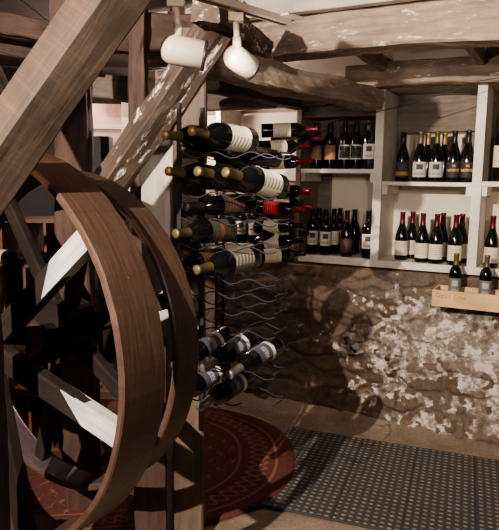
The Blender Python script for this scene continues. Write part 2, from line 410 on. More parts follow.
# ================================================================ THE WHEEL
wc = Vector((-.839, 1.8, .968)); th = .575; tl = -.015
wn = Vector((math.sin(th)*math.cos(tl), math.cos(th)*math.cos(tl), math.sin(tl)))
wu = Vector((math.cos(th), -math.sin(th), 0)); wv = wu.cross(wn)
if wv.z < 0: wv = -wv
def wheel_mw(off):
    mw = Matrix((wu, wv, wu.cross(wv))).transposed().to_4x4(); mw.translation = wc+wn*off; return mw
sgn = 1 if wu.cross(wv).dot(wn) > 0 else -1
wheel = empty('pulley_wheel', 'large antique wooden double-rimmed pulley wheel with pale spoke ends', 'wheel', mat=wheel_mw(0))
def rim(name, R, w0, w1, thick, mat):
    bm = bmesh.new(); n = 120; rings = []
    for i in range(n):
        a = 2*math.pi*i/n
        seg = int((a+.35)/(2*math.pi/8)) % 8
        ro = R+.0015*(seg % 2)+.0012*noise.noise(Vector((a*6, 0, R)))
        ring = []
        for (rr, zz) in ((ro-.004, w0), (ro, w0+.005), (ro, (w0+w1)/2), (ro, w1-.005), (ro-.004, w1), (ro-thick+.004, w1), (ro-thick, w1-.005), (ro-thick, w0+.005), (ro-thick+.004, w0)):
            jit = .002*noise.noise(Vector((a*12, zz*30, 3)))
            ring.append(bm.verts.new((rr*math.cos(a), rr*math.sin(a), sgn*(zz+jit))))
        rings.append(ring)
    k_ = len(rings[0])
    for i in range(n):
        for k in range(k_):
            bm.faces.new((rings[i][k], rings[i][(k+1) % k_], rings[(i+1) % n][(k+1) % k_], rings[(i+1) % n][k]))
    return obj(name, bm, mat, wheel, Matrix.Identity(4))
def wood_ring():
    m, nt, b = newmat('rim veneer', .38)
    tc = nt.nodes.new('ShaderNodeTexCoord'); sx = nt.nodes.new('ShaderNodeSeparateXYZ'); nt.links.new(tc.outputs['Object'], sx.inputs[0])
    a = nt.nodes.new('ShaderNodeMath'); a.operation = 'ARCTAN2'; nt.links.new(sx.outputs[1], a.inputs[0]); nt.links.new(sx.outputs[0], a.inputs[1])
    cb = nt.nodes.new('ShaderNodeCombineXYZ'); nt.links.new(a.outputs[0], cb.inputs[0]); nt.links.new(sx.outputs[2], cb.inputs[1])
    mp = nt.nodes.new('ShaderNodeMapping'); mp.inputs['Scale'].default_value = (4, 90, 1); nt.links.new(cb.outputs[0], mp.inputs[0])
    f = noisetex(nt, mp.outputs[0], 1.2, 7, .65, .3)
    col = ramp(nt, f, [(.3, (.050, .031, .023)), (.7, (.122, .078, .056))])
    f2 = noisetex(nt, mapping(nt, (1, 1, 1)), 7, 4, .6)
    col = mixc(nt, ramp(nt, f2, [(.4, (0, 0, 0)), (.75, (.6, .6, .6))]), col, (.075, .04, .028))
    f3 = noisetex(nt, mapping(nt, (1, 1, 1)), 46, 5, .7)
    col = mixc(nt, ramp(nt, f3, [(.69, (0, 0, 0)), (.74, (1, 1, 1))]), col, (.5, .38, .3))
    # board joints every eighth of the rim
    j = nt.nodes.new('ShaderNodeMath'); j.operation = 'MULTIPLY'; nt.links.new(a.outputs[0], j.inputs[0]); j.inputs[1].default_value = 8/(2*math.pi)
    fr = nt.nodes.new('ShaderNodeMath'); fr.operation = 'FRACT'; nt.links.new(j.outputs[0], fr.inputs[0])
    lt = nt.nodes.new('ShaderNodeMath'); lt.operation = 'LESS_THAN'; nt.links.new(fr.outputs[0], lt.inputs[0]); lt.inputs[1].default_value = .006
    jm = nt.nodes.new('ShaderNodeMath'); jm.operation = 'MULTIPLY'; nt.links.new(lt.outputs[0], jm.inputs[0]); jm.inputs[1].default_value = .45
    col = mixc(nt, jm.outputs[0], col, (.05, .03, .022))
    nt.links.new(col, b.inputs['Base Color']); bump(nt, b, f, .3, .002); return m
M['rim'] = wood_ring()
rim('rim', .625, 0, .165, .022, M['rim'])
rim('rim', .562, .285, .395, .018, M['rim'])
lin_ = rim('rim_lining', .5438, .29, .39, .003, M['lining']); lin_['label'] = 'greyish inner lining of the rear rim'
def spoke(ang, R0, R1, z, w, t, mat, tip=None):
    bm = bmesh.new()
    n = 8
    for i in range(n): pass
    X = Vector((math.cos(ang), math.sin(ang), 0)); Y = Vector((-math.sin(ang), math.cos(ang), 0))
    mw = Matrix((X, Y, Vector((0, 0, 1)))).transposed().to_4x4(); mw.translation = Vector((0, 0, sgn*z))
    box_bm(R0, R1, -w/2, w/2, -t/2, t/2, bm, .006)
    for v_ in bm.verts: v_.co.y *= 1.0+.18*(1-(v_.co.x-R0)/(R1-R0))
    o = obj('spoke', bm, mat, wheel, mw)
    if tip:
        bm = box_bm(tip, R1+.0, -w/2-.0015, w/2+.0015, -t/2-.0015, t/2+.0015, None, .006)
        # pale outer end with a slanted inner edge
        for v_ in bm.verts:
            if v_.co.x < (tip+R1)/2: v_.co.x += .05*(v_.co.y/(w/2))*tip_dir
        e = obj('pale_end', bm, M['spoke_pale'], o, Matrix.Identity(4)); e['label'] = 'chalky pale outer end of the spoke'
    return o
tip_dir = 1
def hit_angle(px, py, R_, off):
    """angle round the rim whose point is seen where the photo shows the spoke meeting it"""
    best = None
    for i in range(1440):
        a = 2*math.pi*i/1440; p = wc+wn*off+(wu*math.cos(a)+wv*math.sin(a))*R_-EYE
        f_ = p.y*math.cos(PIT)-p.z*math.sin(PIT); u_ = p.y*math.sin(PIT)+p.z*math.cos(PIT); a_, b_ = p.x/f_, u_/f_
        x = 249.5+F*(a_*math.cos(ROL)+b_*math.sin(ROL)); y = 265-F*(-a_*math.sin(ROL)+b_*math.cos(ROL))
        e = math.hypot(x-px, y-py)
        if best is None or e < best[0]: best = (e, a)
    return best[1]
a1_, a2_ = hit_angle(84, 240, .6, .04), hit_angle(121, 436, .6, .04)
for i, (a, tp) in enumerate(((a1_, .39), (a2_, .41), (hit_angle(28, 528, .6, .04), None), (a1_+math.radians(74), None), (a1_+math.radians(150), None))):
    tip_dir = 1 if i == 0 else -1
    spoke(a, .05, .604, .04, .062, .04, M['spoke_wood'], tp)
for q in ((38, 462), (140, 424), (168, 300), (95, 178), (12, 205)):
    spoke(hit_angle(q[0], q[1], .546, .345), .05, .546, .345, .050, .035, M['spoke_wood'])
# hubs, shaft
def cylz(bm, r0, z0, z1, r_in=0):
    lathe([(0, z0), (r0-.004, z0), (r0, z0+.004), (r0, z1-.004), (r0-.004, z1), (0, z1)], 36, bm)
bm = bmesh.new(); cylz(bm, .095, sgn*-.02, sgn*.10); obj('hub', bm, M['spoke_wood'], wheel, Matrix.Identity(4))
bm = bmesh.new(); cylz(bm, .11, sgn*.28, sgn*.40); obj('hub', bm, M['spoke_wood'], wheel, Matrix.Identity(4))
bm = bmesh.new(); cylz(bm, .060, sgn*.16, sgn*.20); obj('collar', bm, M['post_dark'], wheel, Matrix.Identity(4))
bm = bmesh.new(); cylz(bm, .036, sgn*-.10, sgn*.85); obj('shaft', bm, M['iron'], wheel, Matrix.Identity(4))

# ================================================================ SHELVING
shel = empty('shelving_unit', 'white painted built-in shelving with standing wine bottles on the stone wall', 'shelf', mat=WM)
I4 = Matrix.Identity(4)
def part(name, bx, m, bev=.003, parent=shel, label=None):
    o = obj(name, box_bm(*bx, None, bev), m, parent, I4)
    if label: o['label'] = label
    return o
HB, HL, HM, HR = 1.018, 1.577, 1.503, 1.51
part('bottom_board', (-.72, 1.6, -.005, .355, HB-.045, HB), M['white_shelf'])
part('upright', (-.235, -.183, -.01, .355, HB, 2.05), M['white_shelf'])
part('upright', (.338, .39, -.01, .355, HB, 2.15), M['white_shelf'])
part('upright', (1.02, 1.07, -.01, .355, HB, 2.15), M['white_shelf'])
part('upright', (-.755, -.72, .0, .355, .965, 2.05), M['grey_board'], label='grey timber upright')
part('shelf_board', (-.72, -.235, .0, .355, HL-.026, HL), M['white_shelf'])
part('shelf_board', (-.183, .338, .0, .355, HM-.024, HM), M['white_shelf'])
part('shelf_board', (.39, 1.02, .0, .355, HR-.028, HR), M['white_shelf'])
for (a, b_, h) in ((-.72, -.695, HL-.026), (-.26, -.235, HL-.026), (-.183, -.15, HM-.024), (.305, .338, HM-.024), (.39, .42, HR-.028)):
    part('cleat', (a, b_, .01, .34, h-.055, h), M['white_shelf'])
part('back_panel', (-.62, -.235, .335, .35, HB, HL-.026), M['plaster_panel'])
part('back_panel', (-.72, -.62, .325, .35, HB, HL-.026), M['grey_board'], label='grey upright boards')
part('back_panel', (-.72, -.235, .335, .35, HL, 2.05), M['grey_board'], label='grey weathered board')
part('back_panel', (-.183, .338, .335, .35, HB, HM-.024), M['plaster_panel'])
# ragged white panel in the upper middle bay over a grey stone-coloured board
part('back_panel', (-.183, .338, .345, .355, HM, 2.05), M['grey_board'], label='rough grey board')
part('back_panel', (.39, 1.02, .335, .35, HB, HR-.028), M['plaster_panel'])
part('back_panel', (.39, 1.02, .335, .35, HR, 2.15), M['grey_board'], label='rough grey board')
bm = bmesh.new(); poly = [(-.12, HM), (.26, HM), (.25, 1.66), (.12, 1.735), (.19, 1.80), (-.12, 1.80)]
poly = [(-.12, HM), (.33, HM), (.33, 1.62), (.22, 1.76), (.24, 1.80), (-.12, 1.80)]
fr = [bm.verts.new((x, .336, z)) for x, z in poly]; bk = [bm.verts.new((x, .344, z)) for x, z in poly]
bm.faces.new(fr); bm.faces.new(bk[::-1])
for i in range(len(poly)): bm.faces.new((fr[i], bk[i], bk[(i+1) % len(poly)], fr[(i+1) % len(poly)]))
o = obj('ragged_panel', bm, M['plaster_panel'], shel, I4); o['label'] = 'white panel with a broken top edge'
part('head_board', (-.183, .338, .30, .345, 1.815, 1.99), M['grey_board'], .006, label='rough grey-brown head board')
part('head_board', (-.72, -.235, .02, .06, 1.90, 2.05), M['post_grey'], .006, label='grey weathered head board')

# niche to the left of the shelving, seen through the racks
niche = empty('niche_shelf', 'dim plank shelf in the wall niche behind the bottle racks', 'shelf', mat=WM)
for h, d0, mt in ((1.06, .0, M['board_white']), (1.44, .05, M['plaster_pink'])):
    part('plank', (-1.75, -.80, d0, .355, h-.045, h), mt, .003, niche)
for s in (-1.76, -1.38): part('divider', (s, s+.035, .04, .355, .965, 2.0), M['board_white'], .003, niche)
part('back_board', (-1.72, -.8, .34, .355, 1.50, 1.98), M['plaster_panel'], .003, niche)

# ================================================================ BOTTLES
PROF = {
 'bordeaux': dict(body=[(0, .006), (.02, .001), (.033, 0), (.0368, .004), (.0372, .01), (.0372, .182), (.0355, .197), (.030, .211), (.022, .222), (.0165, .232), (.0148, .245), (.0143, .285), (.0158, .287), (.0158, .297), (.013, .3), (0, .3)],
      cap=[(.0170, .234), (.0156, .246), (.0150, .286), (.0165, .288), (.0165, .299), (.0150, .3015), (0, .3015)], lab=(.0378, .062, .155)),
 'magnum': dict(body=[(0, .008), (.026, .001), (.038, 0), (.0425, .004), (.0432, .012), (.0432, .162), (.042, .180), (.0375, .196), (.030, .210), (.021, .221), (.0158, .232), (.0140, .250), (.0135, .285), (.0148, .287), (.0148, .296), (.012, .299), (0, .299)],
      cap=[(.0166, .229), (.0150, .246), (.0143, .286), (.0156, .288), (.0156, .298), (.0140, .3005), (0, .3005)], lab=(.0438, .045, .150)),
 'burgundy': dict(body=[(0, .008), (.02, .001), (.036, 0), (.0405, .004), (.041, .012), (.041, .125), (.0395, .145), (.035, .168), (.028, .192), (.0205, .213), (.0163, .230), (.0148, .250), (.0142, .283), (.0160, .285), (.0160, .293), (.0135, .296), (0, .296)],
      cap=[(.0182, .226), (.0160, .243), (.0150, .283), (.0168, .285), (.0168, .295), (.0150, .2975), (0, .2975)], lab=(.0416, .028, .118)),
}
_mesh = {}
def bmesh_for(kind, what, mat, arc=150):
    key = (kind, what, mat.name, arc)
    if key in _mesh: return _mesh[key]
    if what == 'label':
        r, z0, z1 = PROF[kind]['lab']; bm = bmesh.new(); uv = bm.loops.layers.uv.new('UVMap'); n = 18
        cols = []
        for i in range(n+1):
            a = math.radians(-90-arc/2+arc*i/n)
            cols.append((bm.verts.new((r*math.cos(a), r*math.sin(a), z0)), bm.verts.new((r*math.cos(a), r*math.sin(a), z1))))
        for i in range(n):
            f_ = bm.faces.new((cols[i][0], cols[i+1][0], cols[i+1][1], cols[i][1])); f_.smooth = True
            for lp, q in zip(f_.loops, ((i/n, 0), ((i+1)/n, 0), ((i+1)/n, 1), (i/n, 1))): lp[uv].uv = q
    else:
        bm = lathe(PROF[kind]['body' if what == 'glass_body' else 'cap'], 28)
        for f_ in bm.faces: f_.smooth = True
        bmesh.ops.recalc_face_normals(bm, faces=bm.faces[:])
    me = bpy.data.meshes.new(what); bm.to_mesh(me); bm.free(); me.materials.append(mat); _mesh[key] = me; return me
def bottle(mw, kind, cap, lab, label, group=None, arc=150, glass='glass_dark', parts=True):
    r = empty('wine_bottle', label, 'bottle', mat=mw, group=group)
    g = bpy.data.objects.new('glass_body', bmesh_for(kind, 'glass_body', M[glass])); C.objects.link(g); g.parent = r
    c = bpy.data.objects.new('capsule', bmesh_for(kind, 'capsule', M[cap])); C.objects.link(c); c.parent = r
    if lab:
        l_ = bpy.data.objects.new('paper_label', bmesh_for(kind, 'label', L[lab], arc)); C.objects.link(l_); l_.parent = r
    return r
def stand(px, d, h, kind, cap, lab, label, group, sc=1.0, turn=0, py=None, dz=0):
    # find s such that the bottle's middle projects to px
    s = 0
    hh = h+.12
    # solve plane intersection by height-independent search
    lo, hi = -3, 3
    def sx(s):
        p = wl(s, d, hh)-EYE; f_ = p.y*math.cos(PIT)-p.z*math.sin(PIT); u_ = p.y*math.sin(PIT)+p.z*math.cos(PIT)
        a, b_ = p.x/f_, u_/f_; return 249.5+F*(a*math.cos(ROL)+b_*math.sin(ROL))
    for _ in range(40):
        mid = (lo+hi)/2
        if sx(mid) < px: lo = mid
        else: hi = mid
    rad = (.0375 if kind == 'bordeaux' else .0415)*sc        # keep clear of the uprights
    for (ua, ub) in ((-.755, -.715), (-.235, -.183), (.338, .39)):
        if d <= 0 and ua-rad < lo < ub+rad: lo = ua-rad-.001 if lo < (ua+ub)/2 else ub+rad+.001
    p = wl(lo, d, h+.0005+dz)
    ang = math.atan2(p.x, p.y)         # label toward the room
    return bottle(Matrix.Translation(p) @ Matrix.Rotation(-ang+math.radians(turn), 4, 'Z') @ Matrix.Scale(sc, 4), kind, cap, lab, label, group)
G1 = 'bottles on the upper left shelf'
stand(315.5, -.16, HL, 'bordeaux', 'cap_black', 'tan', 'dark bottle with tan label, leftmost on the upper left shelf', G1)
stand(330, -.15, HL, 'bordeaux', 'cap_black', 'tan', 'dark bottle with tan label, second from the left on the upper left shelf', G1)
stand(344.5, -.13, HL, 'bordeaux', 'cap_black', 'picture', 'bottle with white-framed picture label, left one of the pair on the upper left shelf', G1)
stand(356, -.13, HL, 'bordeaux', 'cap_black', 'picture', 'bottle with white-framed picture label, right one of the pair on the upper left shelf', G1)
stand(369, -.08, HL, 'bordeaux', 'cap_black', 'white', 'bottle with white label and dark square, at the right end of the upper left shelf', G1)
G2 = 'bottles in the lower left bay'
stand(312.5, -.10, HB, 'bordeaux', 'cap_black', 'white', 'white-labelled bottle at the front left of the lower left bay', G2)
stand(318.5, -.22, HB, 'bordeaux', 'cap_black', 'cream', 'bottle mostly hidden behind the two front white-labelled ones, lower left bay', G2)
stand(325.5, -.075, HB, 'bordeaux', 'cap_black', 'white', 'white-labelled bottle second in the front row of the lower left bay', G2)
stand(333.5, -.17, HB, 'bordeaux', 'cap_black', 'cream', 'cream-labelled bottle half hidden right of the front pair in the lower left bay', G2)
stand(339.5, -.26, HB, 'bordeaux', 'cap_black', 'cream', 'rearmost cream-labelled bottle beside the red-capped one in the lower left bay', G2)
stand(346.5, -.07, HB, 'burgundy', 'cap_wine', 'dark', 'dark-labelled bottle with red capsule in the lower left bay', G2)
stand(354, -.24, HB, 'burgundy', 'cap_black', None, 'unlabelled dark bottle behind the red-capped one in the lower left bay', G2)
stand(368.5, -.06, HB, 'bordeaux', 'cap_black', 'white', 'dark bottle with small white label beside the upright in the lower left bay', G2)
stand(372.5, -.20, HB, 'bordeaux', 'cap_black', None, 'plain dark bottle behind the one beside the upright in the lower left bay', G2)
G3 = 'bottles on the middle shelf'
stand(402.5, -.08, HM, 'burgundy', 'cap_black', 'purple', 'bottle with purple and gold label at the left of the middle shelf', G3)
stand(419.8, -.07, HM, 'burgundy', 'cap_gold', 'silver', 'silver-labelled gold-capped bottle, left one on the middle shelf', G3)
stand(427, -.18, HM, 'burgundy', 'cap_tan', None, 'copper-capped bottle hidden behind the left silver-labelled one', G3)
stand(436.3, -.07, HM, 'burgundy', 'cap_gold', 'silver', 'silver-labelled gold-capped bottle, right one on the middle shelf', G3)
stand(443.5, -.18, HM, 'burgundy', 'cap_tan', None, 'copper-capped bottle hidden behind the right silver-labelled one', G3)
stand(453.6, -.07, HM, 'burgundy', 'cap_black', 'gold', 'black bottle with gold print, second from the right on the middle shelf', G3)
stand(469, -.07, HM, 'burgundy', 'cap_black', 'gold', 'black bottle with gold print, next to the right upright of the middle shelf', G3)
G4 = 'red-capped bottles in the lower middle bay'
for px, d, tx in ((401.7, -.13, 'leftmost in the lower middle bay'), (411.8, -.22, 'just behind the leftmost one, lower middle bay'), (422, -.06, 'third from the left in the lower middle bay'),
                  (436, -.045, 'at the front centre right of the lower middle bay'), (442, -.19, 'peeking out behind the front centre right one'), (455, -.04, 'at the front right of the lower middle bay'), (461, -.17, 'rearmost at the right of the lower middle bay')):
    stand(px, d, HB, 'burgundy', 'cap_wine', 'cream', 'red-capped bottle with cream label, '+tx, G4)
stand(491.5, -.05, HB, 'burgundy', 'cap_wine', 'cream', 'red-capped bottle alone in the lower right bay at the picture edge', 'bottles in the right bays')
stand(502, -.08, HR, 'bordeaux', 'cap_black', 'cream', 'larger dark bottle with white label on the upper right shelf at the picture edge', 'bottles in the right bays', sc=1.3)
G5 = 'bottles standing in the niche behind the racks'
for px, lb, cp, tx in ((227, 'cream', 'cap_gold', 'leftmost in the niche, in the gap behind the near rack'), (241, 'white', 'cap_silver', 'second from the left in the niche behind the racks'), (254, 'cream', 'cap_gold', 'third from the left in the niche behind the racks'), (268, 'cream', 'cap_tan', 'rightmost in the niche, behind the red-labelled bottles')):
    stand(px, -.08, 1.06, 'bordeaux', cp, lb, 'upright pale-labelled bottle '+tx, G5)

# pine crate on a ledge in front of the wall
DCR = .24
s0, ht = on_wall(432.4, 289.5, DCR); _, hb = on_wall(432.4, 305.8, DCR)
s1 = s0+.50; d_in = .05
crate = empty('wooden_crate', 'shallow pine wine crate holding two bottles, under the right shelf', 'crate', mat=WM)
part('front_panel', (s0, s1, -DCR, -DCR+.012, hb, ht), M['crate_pine'], .0015, crate)
part('back_panel', (s0, s1, -d_in-.012, -d_in, hb, ht), M['crate_pine'], .0015, crate)
part('side_panel', (s0, s0+.012, -DCR+.012, -d_in-.012, hb, ht), M['crate_pine'], .0015, crate)
part('side_panel', (s1-.012, s1, -DCR+.012, -d_in-.012, hb, ht), M['crate_pine'], .0015, crate)
part('bottom_panel', (s0+.012, s1-.012, -DCR+.012, -d_in-.012, hb, hb+.01), M['crate_pine'], .0015, crate)
tx = bpy.data.curves.new('lettering', 'FONT'); tx.body = 'Opus One'; tx.size = .034; tx.extrude = .0006; tx.space_character = 1.15
to = bpy.data.objects.new('t', tx); C.objects.link(to); bpy.context.view_layer.update()
me = bpy.data.meshes.new_from_object(to.evaluated_get(bpy.context.evaluated_depsgraph_get())); bpy.data.objects.remove(to)
me.materials.clear(); me.materials.append(M['print_brown'])
lo = bpy.data.objects.new('lettering', me); C.objects.link(lo); lo.parent = crate
lo.matrix_local = Matrix.Translation((s0+.018, -DCR-.0008, hb+.052)) @ Matrix.Rotation(math.pi/2, 4, 'X'); lo['label'] = 'brown stamped crate lettering'
for i, px in enumerate((455, 485.5)):
    stand(px, .145, hb+.0105, 'bordeaux', 'cap_gold', 'darksilver', ('gold-capped bottle with grey label, left of the two in the pine crate', 'gold-capped bottle with grey label, right of the two in the pine crate')[i], 'bottles in the pine crate', sc=.94)
led = empty('crate_bracket', 'small timber ledge on the stone wall carrying the pine crate', 'ledge', mat=WM)
part('ledge_board', (s0+.02, s1+.3, -.13, .02, hb-.022, hb-.001), M['post_dark'], .002, led)
for ss in (s0+.08, s0+.42): part('bracket', (ss, ss+.02, -.10, .02, hb-.045, hb-.022), M['stone'], .002, led)

# ---- bottles lying in racks: neck tip pixel + depth, base pixel, length
def lying(tip, Y, basep, Ln, kind, cap, lab, label, group, sc=1.0, arc=190, glass='glass_dark', roll=0):
    T = at(tip[0], tip[1], Y)
    best = None
    rb = ray(*basep)
    for i in range(400):
        Yb = Y-.12+i*.002
        Bp = EYE+rb*(Yb/rb.y); e = abs((Bp-T).length-Ln)
        if Yb >= Y-.001 or group == G7:
            if best is None or e < best[0]-1e-6: best = (e, Bp)
    z = (T-best[1]).normalized(); Bp = T-z*Ln
    cdir = (EYE-(T+Bp)/2).normalized(); ny = (cdir-z*cdir.dot(z)).normalized()
    if roll: ny = Matrix.Rotation(math.radians(roll), 3, z) @ ny
    y = -ny; x = y.cross(z)
    mw = Matrix((x, y, z)).transposed().to_4x4(); mw.translation = Bp
    s = Ln/.3
    lying.last = (T, Bp)
    return bottle(mw @ Matrix.Scale(s, 4), kind, cap, lab, label, group, arc, glass)
G6 = 'bottles lying in the near rack'; G7 = 'bottles lying in the far rack'; G8 = 'grey-labelled bottles at the foot of the near rack'
near = []
def nb(*a, **k): lying(*a, **k); near.append(lying.last)
nb((164.5, 135), 2.0, (226, 141), .31, 'magnum', 'cap_gold', None, 'gold-capped bottle sticking out furthest left in the top row of the near rack', G6)
nb((191, 131), 1.93, (250, 141), .31, 'magnum', 'cap_gold', 'script', 'gold-capped bottle with big cream script label in the top row of the near rack', G6, roll=-10)
nb((167.5, 171), 2.0, (226, 180), .31, 'magnum', 'cap_gold', None, 'leftmost gold-capped bottle in the second row of the near rack', G6)
nb((197, 171), 1.95, (252, 182), .31, 'magnum', 'cap_gold', None, 'middle gold-capped bottle in the second row of the near rack', G6)
nb((225, 172), 1.90, (280, 187), .31, 'magnum', 'cap_gold', 'script', 'gold-capped bottle with cream script label, right end of the near rack second row', G6, roll=8)
nb((203, 152), 2.16, (252, 159), .28, 'bordeaux', 'cap_black', None, 'dark-capped bottle between the top two rows, left one in the near rack', G6)
nb((228, 152), 2.14, (276, 159), .28, 'bordeaux', 'cap_black', None, 'dark-capped bottle between the top two rows, right one in the near rack', G6)
nb((186, 207), 2.12, (252, 203), .30, 'bordeaux', 'cap_black', 'dark', 'dark bottle with small label under the second row of the near rack', G6)
nb((175, 233.5), 1.95, (229, 229), .30, 'magnum', 'cap_gold', 'green', 'gold-capped bottle with green and orange-red label in the third row of the near rack', G6, roll=-35)
nb((170, 268), 2.0, (222, 255), .29, 'bordeaux', 'cap_black', 'dark', 'dark bottle behind the bottom gold-capped one of the near rack', G6)
nb((196, 270), 1.93, (253, 257), .31, 'magnum', 'cap_gold', 'greyscript', 'lowest gold-capped bottle with grey and cream script label in the near rack', G6)
nb((203, 369), 1.98, (251, 338), .30, 'bordeaux', 'cap_silver', 'grey', 'grey-labelled bottle in the middle of the upper row at the rack foot', G8)
nb((229, 375), 1.98, (277, 345), .30, 'bordeaux', 'cap_silver', 'grey', 'grey-labelled bottle with the clear cream band, right of the upper row at the rack foot', G8)
nb((174, 366), 2.0, (227, 335), .30, 'bordeaux', 'cap_silver', 'grey', 'grey-labelled bottle, left of the upper row at the rack foot, partly behind the wheel', G8)
nb((199, 407), 1.93, (248, 376), .30, 'bordeaux', 'cap_silver', 'grey', 'lowest grey-labelled bottle at the rack foot, neck toward the camera', G8)
nb((172, 401), 1.98, (225, 366), .30, 'bordeaux', 'cap_silver', 'grey', 'lower grey-labelled bottle half hidden by the post at the rack foot', G8)
for tp, bs, lb, cp, k_, tx_ in (((318, 129), (256, 131), 'cream', 'cap_wine', 0, 'topmost'), ((309, 146), (257, 148), 'cream', 'cap_wine', 0, 'second from the top'),
        ((311, 161), (262, 163), 'cream', 'cap_red', 0, 'third from the top'), ((311, 192), (268, 190), 'red', 'cap_red', 0, 'red-labelled, upper one'),
        ((304, 210), (257, 207), 'red', 'cap_red', 0, 'red-labelled, lower one'), ((305, 225), (256, 227), 'cream', 'cap_black', 0, 'upper of three dark-capped'),
        ((305, 240), (257, 243), 'cream', 'cap_black', 0, 'middle of three dark-capped'), ((305, 253), (252, 257), 'cream', 'cap_black', 0, 'lowest of three dark-capped')):
    lying(tp, 3.35, bs, .31, 'bordeaux', cp, lb, 'bottle pointing right in the far rack, '+tx_, G7, arc=200)
for tp, bs, cp, tx_ in (((322, 138), (266, 140), 'cap_wine', 'behind the topmost'), ((312, 207), (262, 200), 'cap_red', 'behind the red-labelled ones'), ((308, 233), (262, 235), 'cap_black', 'behind the upper two dark-capped ones')):
    lying(tp, 3.56, bs, .30, 'bordeaux', cp, 'cream', 'bottle in the far rack half hidden '+tx_, G7, arc=200)

# ---- wave racks
def wave_rack(label, loc, ang, levels, width, depth, waves, ptop, pbot, r=.0028, amp=.022):
    rk = empty('wine_rack', label, 'wine rack', mat=Matrix.Translation(loc) @ Matrix.Rotation(ang, 4, 'Z'))
    for (x, y) in ((0, 0), (.02, depth)):
        o = obj('upright', box_bm(x-.008, x+.008, y-.004, y+.004, pbot, ptop, None, .001), M['wire'], rk, I4)
    for h in levels:
        for y in (0, depth):
            bm = bmesh.new(); n = 60
            tube(bm, [(width*i/n, y+.0, h+amp*math.cos(2*math.pi*waves*i/n)*(.5 if i < 2 else 1)) for i in range(n+1)], r, 6)
            obj('wavy_wire', bm, M['wire'], rk, I4, True)
        bm = bmesh.new(); tube(bm, [(width, 0, h+amp), (width+.012, depth/2, h+amp), (width, depth, h+amp)], r, 6); obj('end_tie', bm, M['wire'], rk, I4, True)
    return rk
pr = at(179.5, 300, 2.12)
RA = math.radians(-20)
def lvl(ids, rad): return sum((near[i][0].z+near[i][1].z)/2 for i in ids)/len(ids)-rad-.012
lv = [lvl((0, 1), .048), lvl((2, 3, 4), .048), lvl((7,), .04), lvl((8,), .046), lvl((9, 10), .048), 1.10, 1.04, .97, lvl((11, 12, 13), .038), lvl((14, 15), .038)]
wave_rack('black wavy wire rack beside the grey post, holding gold-capped bottles', (pr.x, pr.y, 0), RA, lv, .36, .15, 2.7, 1.76, .62, .0026, .010)
pr2 = wl(-1.16, .32, 0)
wave_rack('far wavy wire rack near the shelving, holding red-capped bottles', (pr2.x, pr2.y, 0), -PHI+.25, [1.70, 1.61, 1.52, 1.37, 1.28, 1.18, 1.09, 1.00], .34, .10, 3, 1.8, .0, .0022, .009)

# ================================================================ FLOOR COVERINGS
# rubber link mat
m, nt, b = newmat('dark link mat', .75)
tc = nt.nodes.new('ShaderNodeTexCoord'); sx = nt.nodes.new('ShaderNodeSeparateXYZ'); nt.links.new(tc.outputs['Object'], sx.inputs[0])
def mth(nt, op, *a):
    n = nt.nodes.new('ShaderNodeMath'); n.operation = op
    for k, q in enumerate(a):
        if isinstance(q, bpy.types.NodeSocket): nt.links.new(q, n.inputs[k])
        else: n.inputs[k].default_value = q
    return n.outputs[0]
def cell(nt, s, k): return mth(nt, 'SUBTRACT', mth(nt, 'FRACT', mth(nt, 'MULTIPLY', s, k)), .5)
cx, cy = cell(nt, sx.outputs[0], 29), cell(nt, sx.outputs[1], 29)
rr = mth(nt, 'SQRT', mth(nt, 'ADD', mth(nt, 'MULTIPLY', cx, cx), mth(nt, 'MULTIPLY', mth(nt, 'MULTIPLY', cy, cy), 2.2)))
dots = mth(nt, 'LESS_THAN', rr, .30)
lnx = mth(nt, 'LESS_THAN', mth(nt, 'ABSOLUTE', cell(nt, sx.outputs[0], 3.3)), .02)
nz = noisetex(nt, mapping(nt, (1, 1, 1)), 25, 4, .6)
dc = ramp(nt, nz, [(.3, (.16, .15, .13)), (.7, (.36, .36, .32))])
col = mixc(nt, dots, (.066, .061, .060), dc); col = mixc(nt, lnx, col, (.045, .04, .04))
nt.links.new(col, b.inputs['Base Color']); bump(nt, b, dots, .5, .004); M['mat'] = m
p1, p2, p3 = ath(297, 430, 0), ath(499, 462, 0), ath(275, 503, 0)
X = (p2-p1); X.z = 0; X.normalize(); Y = Vector((-X.y, X.x, 0)); wd = .90
mw = Matrix((X, Y, Vector((0, 0, 1)))).transposed().to_4x4(); mw.translation = p1-X*.05-Y*wd
bm = box_bm(0, 2.3, 0, wd, .003, .013, None, .003)
tag(obj('floor_mat', bm, M['mat'], None, mw), 'dark dotted rubber floor mat running along the stone wall', 'mat')
# red rug
m, nt, b = newmat('red woven rug', .95)
at2 = nd(nt, 'ShaderNodeAttribute', attribute_name='rr'); tc = nt.nodes.new('ShaderNodeTexCoord'); sx = nt.nodes.new('ShaderNodeSeparateXYZ'); nt.links.new(tc.outputs['Object'], sx.inputs[0])
k1 = 2*math.pi/.12
wx = mth(nt, 'ADD', mth(nt, 'MULTIPLY', sx.outputs[0], k1), mth(nt, 'MULTIPLY', mth(nt, 'SINE', mth(nt, 'MULTIPLY', sx.outputs[1], k1*2)), .5))
lat = mth(nt, 'ADD', mth(nt, 'COSINE', wx), mth(nt, 'COSINE', mth(nt, 'MULTIPLY', sx.outputs[1], k1*.72)))
line = mth(nt, 'LESS_THAN', mth(nt, 'ABSOLUTE', lat), .085)
r_ = at2.outputs['Fac']
ang = mth(nt, 'ARCTAN2', sx.outputs[1], sx.outputs[0])
def ringline(c, w): return mth(nt, 'LESS_THAN', mth(nt, 'ABSOLUTE', mth(nt, 'SUBTRACT', r_, c)), w)
chain = mth(nt, 'MULTIPLY', mth(nt, 'SINE', mth(nt, 'MULTIPLY', ang, 64)), .030)
